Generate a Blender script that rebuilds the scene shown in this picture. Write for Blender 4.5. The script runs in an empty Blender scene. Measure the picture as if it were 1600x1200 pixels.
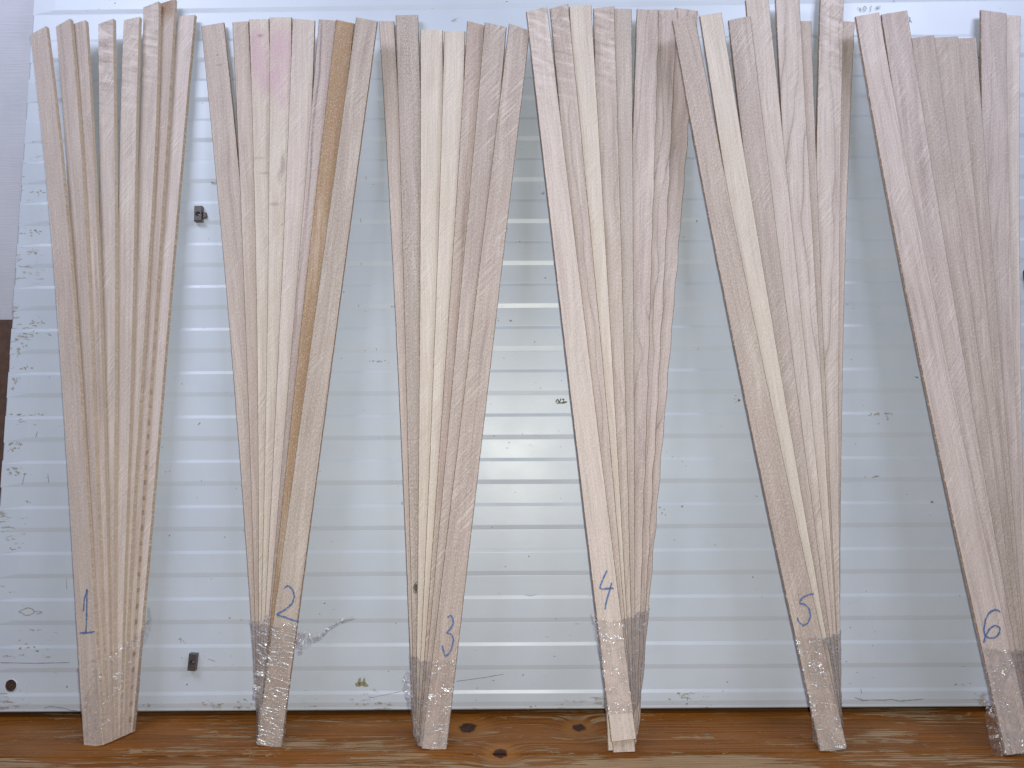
import bpy, bmesh, math, random
import numpy as np
from mathutils import Vector, Matrix, noise as mnoise

random.seed(7)
R = math.radians
sc = bpy.context.scene
col = sc.collection

# ------------------------------------------------------------------ camera
D0 = 1.5                     # camera to foot of the panel
H = 0.6624                   # camera height
FPX = 1155.0                 # focal length in photo pixels (photo 1600 wide)
cam_d = bpy.data.cameras.new("camera")
cam_d.sensor_width = 36.0
cam_d.lens = FPX / 1600.0 * 36.0
cam_d.clip_start = 0.01
cam_d.clip_end = 100
cam = bpy.data.objects.new("camera", cam_d)
col.objects.link(cam)
CAM = Vector((0, -D0, H))
CROT = Matrix.Rotation(R(90), 3, 'X') @ Matrix.Rotation(R(-0.33), 3, 'Z')
cam.matrix_world = Matrix.Translation(CAM) @ CROT.to_4x4()
sc.camera = cam

# ------------------------------------------------------------------ light of the room
sc.view_settings.view_transform = 'Standard'
sc.view_settings.look = 'None'
sc.view_settings.exposure = 0.0
sc.view_settings.gamma = 1.0
world = bpy.data.worlds.new("World")
sc.world = world
world.use_nodes = True
bg = world.node_tree.nodes['Background']
bg.inputs[0].default_value = (0.50, 0.56, 0.74, 1)
bg.inputs[1].default_value = 0.155


def area(name, loc, target, sx, sy, power, color):
    l = bpy.data.lights.new(name, 'AREA')
    l.shape = 'RECTANGLE'
    l.size = sx
    l.size_y = sy
    l.energy = power
    l.color = color
    o = bpy.data.objects.new(name, l)
    o.location = loc
    d = Vector(target) - Vector(loc)
    o.rotation_euler = d.to_track_quat('-Z', 'Y').to_euler()
    col.objects.link(o)
    return o


for lx in (-1.45, 1.45):
    area("ceiling_lamp", (lx, -1.3, 2.55), (lx * 0.15, 0.0, 0.85), 1.3, 0.6, 30, (0.73, 0.79, 1.0))
fl = bpy.data.lights.new("camera_flash", 'POINT')
fl.energy = 54
fl.shadow_soft_size = 0.012
fl.color = (0.98, 0.98, 0.88)
flo = bpy.data.objects.new("camera_flash", fl)
flo.location = (0.022, -1.5, 0.735)
col.objects.link(flo)

# ------------------------------------------------------------------ helpers
TH = R(6.25)                 # lean of the white panel
TT = math.tan(TH)


def ray(px, py):
    d = Vector(((px - 800) / FPX, (600 - py) / FPX, -1.0))
    return (CROT @ d)


def hit(px, py, p0, n):
    d = ray(px, py)
    t = (Vector(p0) - CAM).dot(n) / d.dot(n)
    return CAM + d * t


ZF = -0.011                  # the floor lies a little below the foot of the panel
PN = Vector((0, -math.cos(TH), math.sin(TH)))      # panel normal, towards the camera
PU = Vector((0, math.sin(TH), math.cos(TH)))       # up along the panel


def panel_pt(px, py, off=0.0):
    return hit(px, py, PN * off, PN)


def floor_pt(px, py):
    return hit(px, py, (0, 0, ZF), Vector((0, 0, 1)))


def mesh_obj(name, verts, faces, mats, parent=None, origin=None, uvs=None, fmat=None, smooth=False):
    me = bpy.data.meshes.new(name)
    if origin is not None:
        o0 = Vector(origin)
        verts = [Vector(v) - o0 for v in verts]
    me.from_pydata([tuple(v) for v in verts], [], faces)
    for m in (mats if isinstance(mats, (list, tuple)) else [mats]):
        me.materials.append(m)
    if uvs is not None:
        ul = me.uv_layers.new(name="UVMap")
        i = 0
        for f in uvs:
            for uv in f:
                ul.data[i].uv = uv
                i += 1
    if fmat is not None:
        for p, k in zip(me.polygons, fmat):
            p.material_index = k
    if smooth:
        for p in me.polygons:
            p.use_smooth = True
    me.update()
    ob = bpy.data.objects.new(name, me)
    col.objects.link(ob)
    if parent is not None:
        ob.parent = parent
        if origin is None:
            ob.matrix_parent_inverse = Matrix.Translation(-world_loc(parent))
    elif origin is not None:
        ob.location = origin
    return ob


def world_loc(o):
    v = Vector((0, 0, 0))
    while o is not None:
        v = v + o.location + (o.matrix_parent_inverse.translation if o.parent else Vector((0, 0, 0)))
        o = o.parent
    return v


def tag(o, label=None, cat=None, group=None, kind=None):
    if label:
        o['label'] = label
    if cat:
        o['category'] = cat
    if group:
        o['group'] = group
    if kind:
        o['kind'] = kind
    return o


def empty(name, loc):
    o = bpy.data.objects.new(name, None)
    o.location = loc
    o.empty_display_size = 0.05
    col.objects.link(o)
    return o


class NT:
    """small helper to write node trees"""

    def __init__(self, name):
        self.m = bpy.data.materials.new(name)
        self.m.use_nodes = True
        self.t = self.m.node_tree
        self.t.nodes.clear()
        self.out = self.t.nodes.new('ShaderNodeOutputMaterial')

    def n(self, typ, ins=None, **kw):
        nd = self.t.nodes.new(typ)
        for k, v in kw.items():
            setattr(nd, k, v)
        if ins:
            for k, v in ins.items():
                self.set(nd.inputs[k], v)
        return nd

    def set(self, sock, v):
        if isinstance(v, bpy.types.NodeSocket):
            self.t.links.new(v, sock)
        elif isinstance(v, (tuple, list)) and sock.type == 'RGBA' and len(v) == 3:
            sock.default_value = (*v, 1)
        else:
            sock.default_value = v

    def math(self, op, a, b=None, c=None, clamp=False):
        nd = self.t.nodes.new('ShaderNodeMath')
        nd.operation = op
        nd.use_clamp = clamp
        self.set(nd.inputs[0], a)
        if b is not None:
            self.set(nd.inputs[1], b)
        if c is not None:
            self.set(nd.inputs[2], c)
        return nd.outputs[0]

    def comb(self, x, y, z=0.0):
        return self.n('ShaderNodeCombineXYZ', {0: x, 1: y, 2: z}).outputs[0]

    def noise(self, vec, scale=1.0, detail=2.0, rough=0.5, dist=0.0):
        return self.n('ShaderNodeTexNoise', {'Vector': vec, 'Scale': scale, 'Detail': detail,
                                             'Roughness': rough, 'Distortion': dist}).outputs[0]

    def ramp(self, v, lo, hi, a=0.0, b=1.0, smooth=True):
        nd = self.n('ShaderNodeMapRange', {'Value': v, 'From Min': lo, 'From Max': hi, 'To Min': a, 'To Max': b})
        nd.clamp = True
        if smooth:
            nd.interpolation_type = 'SMOOTHSTEP'
        return nd.outputs[0]

    def mix(self, f, a, b, blend='MIX'):
        nd = self.t.nodes.new('ShaderNodeMix')
        nd.data_type = 'RGBA'
        nd.blend_type = blend
        self.set(nd.inputs[0], f)
        self.set(nd.inputs[6], a)
        self.set(nd.inputs[7], b)
        return nd.outputs[2]

    def bump(self, h, dist=0.001, strength=1.0, normal=None):
        ins = {'Height': h, 'Distance': dist, 'Strength': strength}
        if normal is not None:
            ins['Normal'] = normal
        return self.n('ShaderNodeBump', ins).outputs[0]

    def principled(self, **kw):
        nd = self.t.nodes.new('ShaderNodeBsdfPrincipled')
        for k, v in kw.items():
            self.set(nd.inputs[k.replace('_', ' ')], v)
        return nd

    def done(self, shader):
        self.t.links.new(shader, self.out.inputs[0])
        return self.m


def simple(name, color, rough=0.5, metal=0.0, scale=200, amt=0.25, bump=0.0003):
    t = NT(name)
    co = t.n('ShaderNodeTexCoord').outputs['Object']
    nz = t.noise(co, scale, 4, 0.6)
    c = t.mix(t.ramp(nz, 0.3, 0.7), [x * (1 - amt) for x in color], [min(1, x * (1 + amt)) for x in color])
    p = t.principled(Base_Color=c, Roughness=rough, Metallic=metal, Normal=t.bump(nz, bump))
    return t.done(p.outputs[0])


# ------------------------------------------------------------------ wood of the strips
def wood(seed, base=(0.70, 0.565, 0.47), dark=(0.40, 0.29, 0.22), streak=0.35, ring=0.0, ringw=26.0, saw=0.4,
         speck=0.0, ripple=0.0, length=1.3, stains=(), sawang=38, fleck=0.25, cloud=0.2):
    t = NT("strip_wood")
    base = (base[0] * 0.87, base[1] * 0.87, base[2] * 0.89)
    dark = (dark[0] * 0.82, dark[1] * 0.82, dark[2] * 0.83)
    uv = t.n('ShaderNodeUVMap').outputs[0]
    s = t.n('ShaderNodeSeparateXYZ', {0: uv})
    u, v = s.outputs[0], s.outputs[1]
    ox, oy = (seed * 7.31) % 50, (seed * 3.77) % 50
    us = t.math('ADD', u, ox)
    vs = t.math('ADD', v, oy)
    # slow wander of the grain
    wander = t.noise(t.comb(t.math('MULTIPLY', us, 7.0), t.math('MULTIPLY', vs, 2.6)), 1, 2, 0.5)
    wu = t.math('ADD', us, t.math('MULTIPLY', t.math('SUBTRACT', wander, 0.5), 0.035))
    fine = t.noise(t.comb(t.math('MULTIPLY', wu, 420), t.math('MULTIPLY', vs, 7)), 1, 4, 0.65)
    med = t.noise(t.comb(t.math('MULTIPLY', wu, 95), t.math('MULTIPLY', vs, 1.6)), 1, 3, 0.6)
    broad = t.noise(t.comb(t.math('MULTIPLY', wu, 26), t.math('MULTIPLY', vs, 1.3)), 1, 2, 0.5)
    blotch = t.noise(t.comb(t.math('MULTIPLY', us, 16), t.math('MULTIPLY', vs, 9)), 1, 4, 0.6)
    c = t.mix(t.ramp(fine, 0.25, 0.75), [x * 0.78 for x in base], [min(1, x * 1.08) for x in base])
    c = t.mix(t.math('MULTIPLY', t.ramp(med, 0.50, 0.78), streak * 1.25), c, dark)
    c = t.mix(t.math('MULTIPLY', t.ramp(broad, 0.42, 0.72), streak * 0.55), c, [x * 1.15 for x in dark])
    c = t.mix(t.math('MULTIPLY', t.ramp(blotch, 0.42, 0.7), 0.30), c, [base[0] * 0.82, base[1] * 0.76, base[2] * 0.72])
    if ring > 0:
        w2 = t.noise(t.comb(t.math('MULTIPLY', us, 5.0), t.math('MULTIPLY', vs, 1.7), 3.3), 1, 3, 0.5)
        ph = t.math('MULTIPLY', t.math('ADD', us, t.math('MULTIPLY', w2, 0.16)), 2 * math.pi * ringw)
        sn = t.math('ABSOLUTE', t.math('SINE', ph))
        line = t.ramp(sn, 0.24, 0.0)
        soft = t.ramp(sn, 0.9, 0.0)
        gate = t.ramp(t.noise(t.comb(t.math('MULTIPLY', us, 14), t.math('MULTIPLY', vs, 2.0), 8.1), 1, 2), 0.35, 0.62)
        c = t.mix(t.math('MULTIPLY', t.math('MULTIPLY', line, gate), ring * 0.9), c, [x * 0.85 for x in dark])
        c = t.mix(t.math('MULTIPLY', t.math('MULTIPLY', soft, gate), ring * 0.30), c, dark)
    # cloudy heartwood bands along the grain
    cl = t.noise(t.comb(t.math('MULTIPLY', wu, 48), t.math('MULTIPLY', vs, 3.4), 6.0), 1, 4, 0.62)
    c = t.mix(t.math('MULTIPLY', t.ramp(cl, 0.50, 0.74), min(0.62, 0.16 + cloud * 0.5 + streak * 0.35)), c, [dark[0] * 1.25, dark[1] * 1.2, dark[2] * 1.25])
    c = t.mix(t.math('MULTIPLY', t.ramp(cl, 0.46, 0.30), 0.30), c, (0.80, 0.70, 0.62))
    # saw marks: diagonal hair lines coming and going
    ca, sa = math.cos(R(sawang)), math.sin(R(sawang))
    dg = t.math('ADD', t.math('MULTIPLY', us, -ca), t.math('MULTIPLY', vs, sa))
    dgx = t.math('ADD', t.math('MULTIPLY', us, sa), t.math('MULTIPLY', vs, ca))
    sn = t.noise(t.comb(t.math('MULTIPLY', dg, 430), t.math('MULTIPLY', dgx, 11)), 1, 2, 0.6)
    patch = t.ramp(t.noise(t.comb(t.math('MULTIPLY', us, 22), t.math('MULTIPLY', vs, 6), 5.0), 1, 3), 0.36, 0.66)
    sl = t.math('MULTIPLY', t.ramp(sn, 0.48, 0.70), t.math('MULTIPLY', patch, saw * 0.75))
    c = t.mix(sl, c, (0.86, 0.78, 0.70))
    sd = t.math('MULTIPLY', t.ramp(sn, 0.46, 0.25), t.math('MULTIPLY', patch, saw * 0.75))
    c = t.mix(sd, c, dark)
    # short pores
    po = t.noise(t.comb(t.math('MULTIPLY', us, 900), t.math('MULTIPLY', vs, 60)), 1, 2, 0.5)
    c = t.mix(t.math('MULTIPLY', t.ramp(po, 0.60, 0.75), fleck), c, [x * 0.9 for x in dark])
    if speck > 0:
        sp = t.noise(t.comb(t.math('MULTIPLY', us, 420), t.math('MULTIPLY', vs, 230)), 1, 3, 0.6)
        gate = t.ramp(t.noise(t.comb(t.math('MULTIPLY', us, 20), t.math('MULTIPLY', vs, 4), 2.0), 1, 2), 0.35, 0.6)
        c = t.mix(t.math('MULTIPLY', t.math('MULTIPLY', t.ramp(sp, 0.52, 0.68), gate), speck), c, dark)
        c = t.mix(t.math('MULTIPLY', t.math('MULTIPLY', t.ramp(sp, 0.47, 0.33), gate), speck * 0.6), c, (0.86, 0.74, 0.62))
    if ripple > 0:
        rp = t.noise(t.comb(t.math('MULTIPLY', us, 18), t.math('MULTIPLY', t.math('ADD', vs, t.math('MULTIPLY', us, 0.35)), 75), 4.0), 1, 3, 0.55)
        rg = t.ramp(v, length - 0.30, length - 0.06)
        rr = t.math('MULTIPLY', rg, ripple)
        c = t.mix(t.math('MULTIPLY', t.ramp(rp, 0.52, 0.66), rr), c, (0.82, 0.70, 0.66))
        c = t.mix(t.math('MULTIPLY', t.ramp(rp, 0.48, 0.32), t.math('MULTIPLY', rr, 0.8)), c, [x * 1.0 for x in dark])
    for (u0, v0, ru, rv, sc_, amt) in stains:
        du = t.math('DIVIDE', t.math('SUBTRACT', u, u0), ru)
        dv = t.math('DIVIDE', t.math('SUBTRACT', v, v0 if v0 > 0 else length + v0), rv)
        rr = t.math('SQRT', t.math('ADD', t.math('MULTIPLY', du, du), t.math('MULTIPLY', dv, dv)))
        rr = t.math('ADD', rr, t.math('MULTIPLY', t.math('SUBTRACT', blotch, 0.5), 1.6))
        rr = t.math('ADD', rr, t.math('MULTIPLY', t.math('SUBTRACT', sn, 0.5), 0.7))
        c = t.mix(t.math('MULTIPLY', t.ramp(rr, 1.1, 0.15), amt), c, sc_)
    mot = t.noise(t.comb(us, t.math('MULTIPLY', vs, 0.55)), 430, 2, 0.6)
    c = t.mix(t.ramp(mot, 0.50, 0.68, 0.0, 0.24), c, [x * 1.1 for x in dark])
    c = t.mix(t.ramp(mot, 0.48, 0.34, 0.0, 0.30), c, (0.82, 0.735, 0.66))
    fuzz = t.noise(t.comb(us, vs), 1500, 2, 0.7)
    c = t.mix(t.ramp(fuzz, 0.3, 0.7, 0.0, 0.10), c, (0.86, 0.78, 0.70))
    hgt = t.math('ADD', t.math('MULTIPLY', sn, t.math('MULTIPLY', patch, saw)), t.math('MULTIPLY', fine, 0.4))
    hgt = t.math('ADD', hgt, t.math('MULTIPLY', fuzz, 0.35))
    p = t.principled(Base_Color=c, Roughness=0.68, Specular_IOR_Level=0.35, Normal=t.bump(hgt, 0.0009, 1.0))
    return t.done(p.outputs[0])


def edge_wood(seed, base=(0.44, 0.325, 0.235), bars=0.55, dash=0.0):
    t = NT("strip_edge_wood")
    uv = t.n('ShaderNodeUVMap').outputs[0]
    s = t.n('ShaderNodeSeparateXYZ', {0: uv})
    u = t.math('ADD', s.outputs[0], (seed * 5.1) % 30)
    v = t.math('ADD', s.outputs[1], (seed * 2.3) % 30)
    b = t.noise(t.comb(t.math('MULTIPLY', u, 60), t.math('MULTIPLY', v, 170)), 1, 3, 0.6)
    f = t.noise(t.comb(t.math('MULTIPLY', u, 700), t.math('MULTIPLY', v, 12)), 1, 3, 0.6)
    lo = t.noise(t.comb(t.math('MULTIPLY', u, 10), t.math('MULTIPLY', v, 9)), 1, 2, 0.6)
    c = t.mix(t.ramp(f, 0.3, 0.7), [x * 0.86 for x in base], base)
    c = t.mix(t.math('MULTIPLY', t.ramp(b, 0.50, 0.66), t.math('MULTIPLY', t.ramp(lo, 0.3, 0.6, 0.3, 1.0), bars)), c, (0.36, 0.24, 0.16))
    c = t.mix(t.math('MULTIPLY', t.ramp(b, 0.46, 0.34), bars * 0.7), c, (0.78, 0.68, 0.53))
    if dash > 0:
        vv = t.math('ADD', s.outputs[1], t.math('MULTIPLY', lo, 0.01))
        vv = t.math('ADD', vv, t.math('MULTIPLY', t.noise(t.comb(0.5, t.math('MULTIPLY', v, 33)), 1, 2), 0.016))
        sq = t.math('MULTIPLY', t.ramp(t.math('SINE', t.math('MULTIPLY', vv, 2 * math.pi / 0.0305)), 0.35, 0.75), t.ramp(b, 0.3, 0.5, 0.55, 1.0))
        c = t.mix(t.math('MULTIPLY', t.math('MULTIPLY', sq, t.ramp(s.outputs[1], 0.85, 0.5, 0.35, 1)), dash), c, (0.22, 0.15, 0.10))
    p = t.principled(Base_Color=c, Roughness=0.8, Specular_IOR_Level=0.2,
                     Normal=t.bump(t.math('ADD', b, t.math('MULTIPLY', f, 0.5)), 0.0006, 0.7))
    return t.done(p.outputs[0])


# ------------------------------------------------------------------ setting: floor
def floor_material():
    t = NT("varnished_pine")
    co = t.n('ShaderNodeTexCoord').outputs['Object']
    s = t.n('ShaderNodeSeparateXYZ', {0: co})
    x, y = s.outputs[0], s.outputs[1]
    knots = []
    for (px, py, a, b) in ((731, 1137, .019, .021), (905, 1137, .014, .017), (782, 1177, .014, .016), (1596, 1150, .02, .02), (-60, 1150, .02, .02)):
        k = floor_pt(px, py)
        knots.append((k.x, k.y, a, b))
    warp = None
    core = None
    halo = None
    for (kx, ky, a, b) in knots:
        dx = t.math('DIVIDE', t.math('SUBTRACT', x, kx), a)
        dy = t.math('DIVIDE', t.math('SUBTRACT', y, ky), b)
        r2 = t.math('ADD', t.math('MULTIPLY', dx, dx), t.math('MULTIPLY', dy, dy))
        g = t.math('EXPONENT', t.math('MULTIPLY', r2, -0.16))
        c_ = t.ramp(t.math('ADD', r2, t.math('MULTIPLY', t.noise(co, 130, 4), 1.7)), 1.95, 1.35)
        h_ = t.ramp(r2, 9.0, 1.2)
        warp = g if warp is None else t.math('ADD', warp, g)
        core = c_ if core is None else t.math('MAXIMUM', core, c_)
        halo = h_ if halo is None else t.math('MAXIMUM', halo, h_)
    slow = t.noise(t.comb(t.math('MULTIPLY', x, 1.7), t.math('MULTIPLY', y, 9)), 1, 3, 0.5)
    gy = t.math('ADD', t.math('ADD', y, t.math('MULTIPLY', warp, 0.035)), t.math('MULTIPLY', slow, 0.045))
    g1 = t.noise(t.comb(t.math('MULTIPLY', x, 2.2), t.math('MULTIPLY', gy, 150)), 1, 4, 0.6)
    g2 = t.noise(t.comb(t.math('MULTIPLY', x, 5), t.math('MULTIPLY', gy, 520)), 1, 3, 0.6)
    ringl = t.math('SINE', t.math('MULTIPLY', gy, 2 * math.pi / 0.0085))
    c = t.mix(t.ramp(g1, 0.3, 0.7), (0.31, 0.112, 0.019), (0.135, 0.045, 0.008))
    c = t.mix(t.math('MULTIPLY', t.ramp(ringl, 0.1, 1.0), 0.5), c, (0.17, 0.055, 0.008))
    c = t.mix(t.math('MULTIPLY', halo, 0.45), c, (0.40, 0.165, 0.035))
    blo = t.noise(t.comb(t.math('MULTIPLY', x, 5), t.math('MULTIPLY', y, 14), 3), 1, 3, 0.55)
    c = t.mix(t.ramp(blo, 0.45, 0.72, 0.0, 0.55), c, (0.27, 0.115, 0.036))
    # varnish worn through to bare greyish wood, mostly along the grain and more in front
    w1 = t.noise(t.comb(t.math('MULTIPLY', x, 9), t.math('MULTIPLY', gy, 170), 7), 1, 5, 0.62)
    w2 = t.noise(t.comb(t.math('MULTIPLY', x, 3.2), t.math('MULTIPLY', y, 13), 9), 1, 3, 0.55)
    w3 = t.noise(t.comb(t.math('MULTIPLY', x, 22), t.math('MULTIPLY', gy, 60), 2), 1, 4, 0.6)
    front = t.ramp(y, -0.135, -0.20, 0.0, 0.085)
    wear = t.math('ADD', t.math('ADD', t.math('MULTIPLY', w1, 0.6), t.math('MULTIPLY', w2, 0.55)), front)
    wm = t.ramp(wear, 0.615, 0.655)
    wear2 = t.ramp(t.math('ADD', t.math('MULTIPLY', w3, 0.6), t.math('MULTIPLY', w2, 0.5)), 0.635, 0.655)
    fk = t.noise(t.comb(t.math('MULTIPLY', x, 45), t.math('MULTIPLY', gy, 260), 11), 1, 3, 0.55)
    wm = t.math('MAXIMUM', wm, t.math('MULTIPLY', wear2, 0.8))
    wm = t.math('MAXIMUM', wm, t.ramp(fk, 0.645, 0.69))
    wm = t.math('MULTIPLY', wm, t.math('SUBTRACT', 1.0, t.math('MULTIPLY', halo, 0.7)))
    bare = t.mix(t.ramp(g2, 0.35, 0.65), (0.42, 0.30, 0.18), (0.26, 0.165, 0.085))
    c = t.mix(t.math('MULTIPLY', wm, 0.85), c, bare)
    c = t.mix(t.math('MULTIPLY', core, 0.95), c, (0.030, 0.009, 0.006))
    c = t.mix(t.ramp(t.noise(co, 420, 2), 0.70, 0.76, 0, 0.7), c, (0.06, 0.03, 0.02))
    # pale grit in the knots
    grit = t.math('MULTIPLY', core, t.ramp(t.noise(co, 330, 3), 0.68, 0.72))
    c = t.mix(t.math('MULTIPLY', grit, 0.7), c, (0.40, 0.33, 0.28))
    rough = t.mix(wm, (0.3, 0.3, 0.3), (0.75, 0.75, 0.75))
    hgt = t.math('ADD', t.math('MULTIPLY', g1, 0.6), t.math('ADD', t.math('MULTIPLY', g2, 0.3), t.math('MULTIPLY', wm, -0.8)))
    p = t.principled(Base_Color=c, Roughness=rough, Normal=t.bump(hgt, 0.0012, 0.8), Specular_IOR_Level=0.09)
    return t.done(p.outputs[0])


def box_verts(x0, x1, y0, y1, z0, z1):
    return [(x0, y0, z0), (x1, y0, z0), (x1, y1, z0), (x0, y1, z0), (x0, y0, z1), (x1, y0, z1), (x1, y1, z1), (x0, y1, z1)]


BOXF = [(0, 3, 2, 1), (4, 5, 6, 7), (0, 1, 5, 4), (1, 2, 6, 5), (2, 3, 7, 6), (3, 0, 4, 7)]


def bevel_box(name, x0, x1, y0, y1, z0, z1, b, mat, parent=None, seg=2):
    bm = bmesh.new()
    vs = [bm.verts.new(v) for v in box_verts(x0, x1, y0, y1, z0, z1)]
    for f in BOXF:
        bm.faces.new([vs[i] for i in f])
    bmesh.ops.bevel(bm, geom=bm.edges[:], offset=b, segments=seg, affect='EDGES')
    me = bpy.data.meshes.new(name)
    bm.to_mesh(me)
    bm.free()
    me.materials.append(mat)
    o = bpy.data.objects.new(name, me)
    col.objects.link(o)
    if parent is not None:
        o.parent = parent
        o.matrix_parent_inverse = Matrix.Translation(-world_loc(parent))
    return o


pine = floor_material()
under = simple("subfloor_dark", (0.03, 0.02, 0.015), 0.9)
floor = mesh_obj("floor", [(-2.2, -1.3, ZF - 0.03), (2.2, -1.3, ZF - 0.03), (2.2, 0.45, ZF - 0.03), (-2.2, 0.45, ZF - 0.03)], [(0, 1, 2, 3)], under)
tag(floor, kind='structure')
seam = floor_pt(800, 1178).y
edges = [0.30, seam, seam - 0.18, seam - 0.36, seam - 0.54, seam - 0.72]
for a, b in zip(edges[:-1], edges[1:]):
    bevel_box("floorboard", -2.1, 2.1, b + 0.0008, a - 0.0008, ZF - 0.028, ZF if a > 0 else ZF - 0.0012, 0.0012, pine, floor)


# ------------------------------------------------------------------ setting: the wall behind the panel
def wall_material():
    t = NT("painted_wall_white")
    co = t.n('ShaderNodeTexCoord').outputs['Object']
    s = t.n('ShaderNodeSeparateXYZ', {0: co})
    st = t.noise(t.comb(t.math('MULTIPLY', s.outputs[0], 12), 0.0, t.math('MULTIPLY', s.outputs[2], 260)), 1, 3, 0.6)
    lo = t.noise(co, 7, 3, 0.6)
    c = t.mix(t.ramp(lo, 0.3, 0.7), (0.56, 0.56, 0.62), (0.62, 0.62, 0.68))
    c = t.mix(t.math('MULTIPLY', t.ramp(st, 0.6, 0.75), 0.25), c, (0.42, 0.40, 0.42))
    sp = t.noise(co, 95, 2)
    c = t.mix(t.ramp(sp, 0.76, 0.79), c, (0.2, 0.17, 0.16))
    p = t.principled(Base_Color=c, Roughness=0.55, Normal=t.bump(st, 0.0015, 0.6))
    return t.done(p.outputs[0])


WY = TT * 1.60 + 0.035
wall = mesh_obj("wall", box_verts(-2.2, 2.2, WY, WY + 0.05, ZF - 0.02, 2.3), BOXF, wall_material())
tag(wall, kind='structure')
zb = hit(12, 500, (0, WY, 0), Vector((0, 1, 0))).z
bevel_box("lower_board", -2.2, 2.2, WY - 0.014, WY - 0.0005, ZF + 0.0004, zb, 0.003,
          simple("brown_board", (0.12, 0.066, 0.048), 0.6, 0, 60, 0.2), wall)


# ------------------------------------------------------------------ the white ribbed panel
def paint_material():
    t = NT("white_gloss_paint")
    co = t.n('ShaderNodeTexCoord').outputs['Object']
    s = t.n('ShaderNodeSeparateXYZ', {0: co})
    x, z = s.outputs[0], s.outputs[2]
    lo = t.noise(co, 5, 3, 0.6)
    fi = t.noise(co, 420, 2, 0.6)
    c = t.mix(t.ramp(lo, 0.3, 0.7), (0.555, 0.607, 0.685), (0.595, 0.647, 0.725))
    c = t.mix(t.ramp(fi, 0.3, 0.7, 0, 0.10), c, (0.58, 0.61, 0.62))
    # grubby smears
    sm = t.noise(t.comb(t.math('MULTIPLY', x, 14), 0.0, t.math('MULTIPLY', z, 26)), 1, 4, 0.65)
    c = t.mix(t.ramp(sm, 0.60, 0.78, 0, 0.22), c, (0.50, 0.50, 0.47))
    # flaked paint along the left border and near the foot
    ch = t.noise(t.comb(t.math('MULTIPLY', x, 34), 0.0, t.math('MULTIPLY', z, 150)), 1, 4, 0.7)
    ch2 = t.noise(t.comb(t.math('MULTIPLY', x, 9), 0.0, t.math('MULTIPLY', z, 16), ), 1, 2, 0.5)
    left = t.math('MULTIPLY', t.ramp(x, -0.93, -1.06, 0.0, 0.085), t.ramp(z, 1.3, 1.15))
    foot = t.ramp(z, 0.06, 0.01, 0.0, 0.085)
    m = t.math('ADD', t.math('MULTIPLY', ch, 0.62), t.math('MULTIPLY', ch2, 0.38))
    m = t.math('ADD', m, t.math('MAXIMUM', left, foot))
    chip = t.ramp(m, 0.662, 0.678)
    c = t.mix(t.math('MULTIPLY', chip, 0.9), c, t.mix(t.ramp(fi, 0.4, 0.6), (0.46, 0.44, 0.40), (0.33, 0.31, 0.27)))
    # dark specks and hair scratches
    sp = t.noise(co, 75, 2, 0.5)
    c = t.mix(t.ramp(sp, 0.765, 0.785, 0, 0.9), c, (0.16, 0.15, 0.14))
    sp2 = t.noise(t.comb(t.math('MULTIPLY', x, 55), 0.0, t.math('MULTIPLY', z, 420)), 1, 2, 0.5)
    c = t.mix(t.math('MULTIPLY', t.ramp(sp2, 0.71, 0.735), t.ramp(ch2, 0.52, 0.6)), c, (0.27, 0.27, 0.26))
    rg = t.ramp(lo, 0.3, 0.7, 0.37, 0.44)
    hgt = t.math('ADD', t.math('MULTIPLY', fi, 0.10), t.math('MULTIPLY', chip, -0.6))
    hgt = t.math('ADD', hgt, t.math('MULTIPLY', t.noise(co, 38, 2), 0.5))
    p = t.principled(Base_Color=c, Roughness=rg, Specular_IOR_Level=0.75, Normal=t.bump(hgt, 0.0007, 0.55))
    return t.done(p.outputs[0])


paint = paint_material()
PX0, PX1 = -1.074, 1.30
panel = empty("ribbed_panel", (0, 0.004, 0))
tag(panel, "large white painted panel with horizontal ribs leaning on the wall behind the wood strips", "panel")


def pp(x, s, n):
    """point at x, s up the panel, n in front of its sheet"""
    return Vector((x, 0, 0.0)) + PU * s + PN * n


TOPS = 1.655
# sheet: a box with softly folded left and foot edges
def sheet():
    xs = [PX0 - 0.001, PX0, PX0 + 0.003] + [PX0 + 0.003 + (PX1 - PX0 - 0.003) * i / 60 for i in range(1, 61)]
    ss = [0.0015, 0.004] + [0.004 + (TOPS - 0.004) * i / 40 for i in range(1, 41)]
    verts, faces = [], []
    for j, s in enumerate(ss):
        for i, x in enumerate(xs):
            n = 0.0
            if i == 0:
                n = -0.020
            elif i == 1:
                n = -0.002
            if j == 0:
                n -= 0.0025
            wob = 0.0018 * mnoise.noise((0.0, s * 14, 2.2)) if i < 3 else 0.0
            verts.append(pp(x + wob, s, n))
    w = len(xs)
    for j in range(len(ss) - 1):
        for i in range(w - 1):
            a = j * w + i
            faces.append((a, a + 1, a + w + 1, a + w))
    # underside turned back
    b0 = len(verts)
    for x in xs:
        verts.append(pp(x, 0.0015, -0.022))
    for i in range(w - 1):
        faces.append((b0 + i, b0 + i + 1, i + 1, i))
    return mesh_obj("sheet", verts, faces, paint, panel)


sheet()
bevel_box("foot_batten", PX0 + 0.01, PX1 - 0.01, 0.022, 0.046, ZF + 0.0005, 0.006, 0.002, simple("shade_toned_batten", (0.03, 0.018, 0.012), 0.8), panel)  # near black tone paints the shade of the gap under the panel
PER = 0.0939
S0 = 0.0370
BV = 0.0076                  # width of the upper bevelled step
BD = 0.0108                  # width of the lower, flatter one
RH = 0.0021                  # how far a rib stands proud


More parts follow.
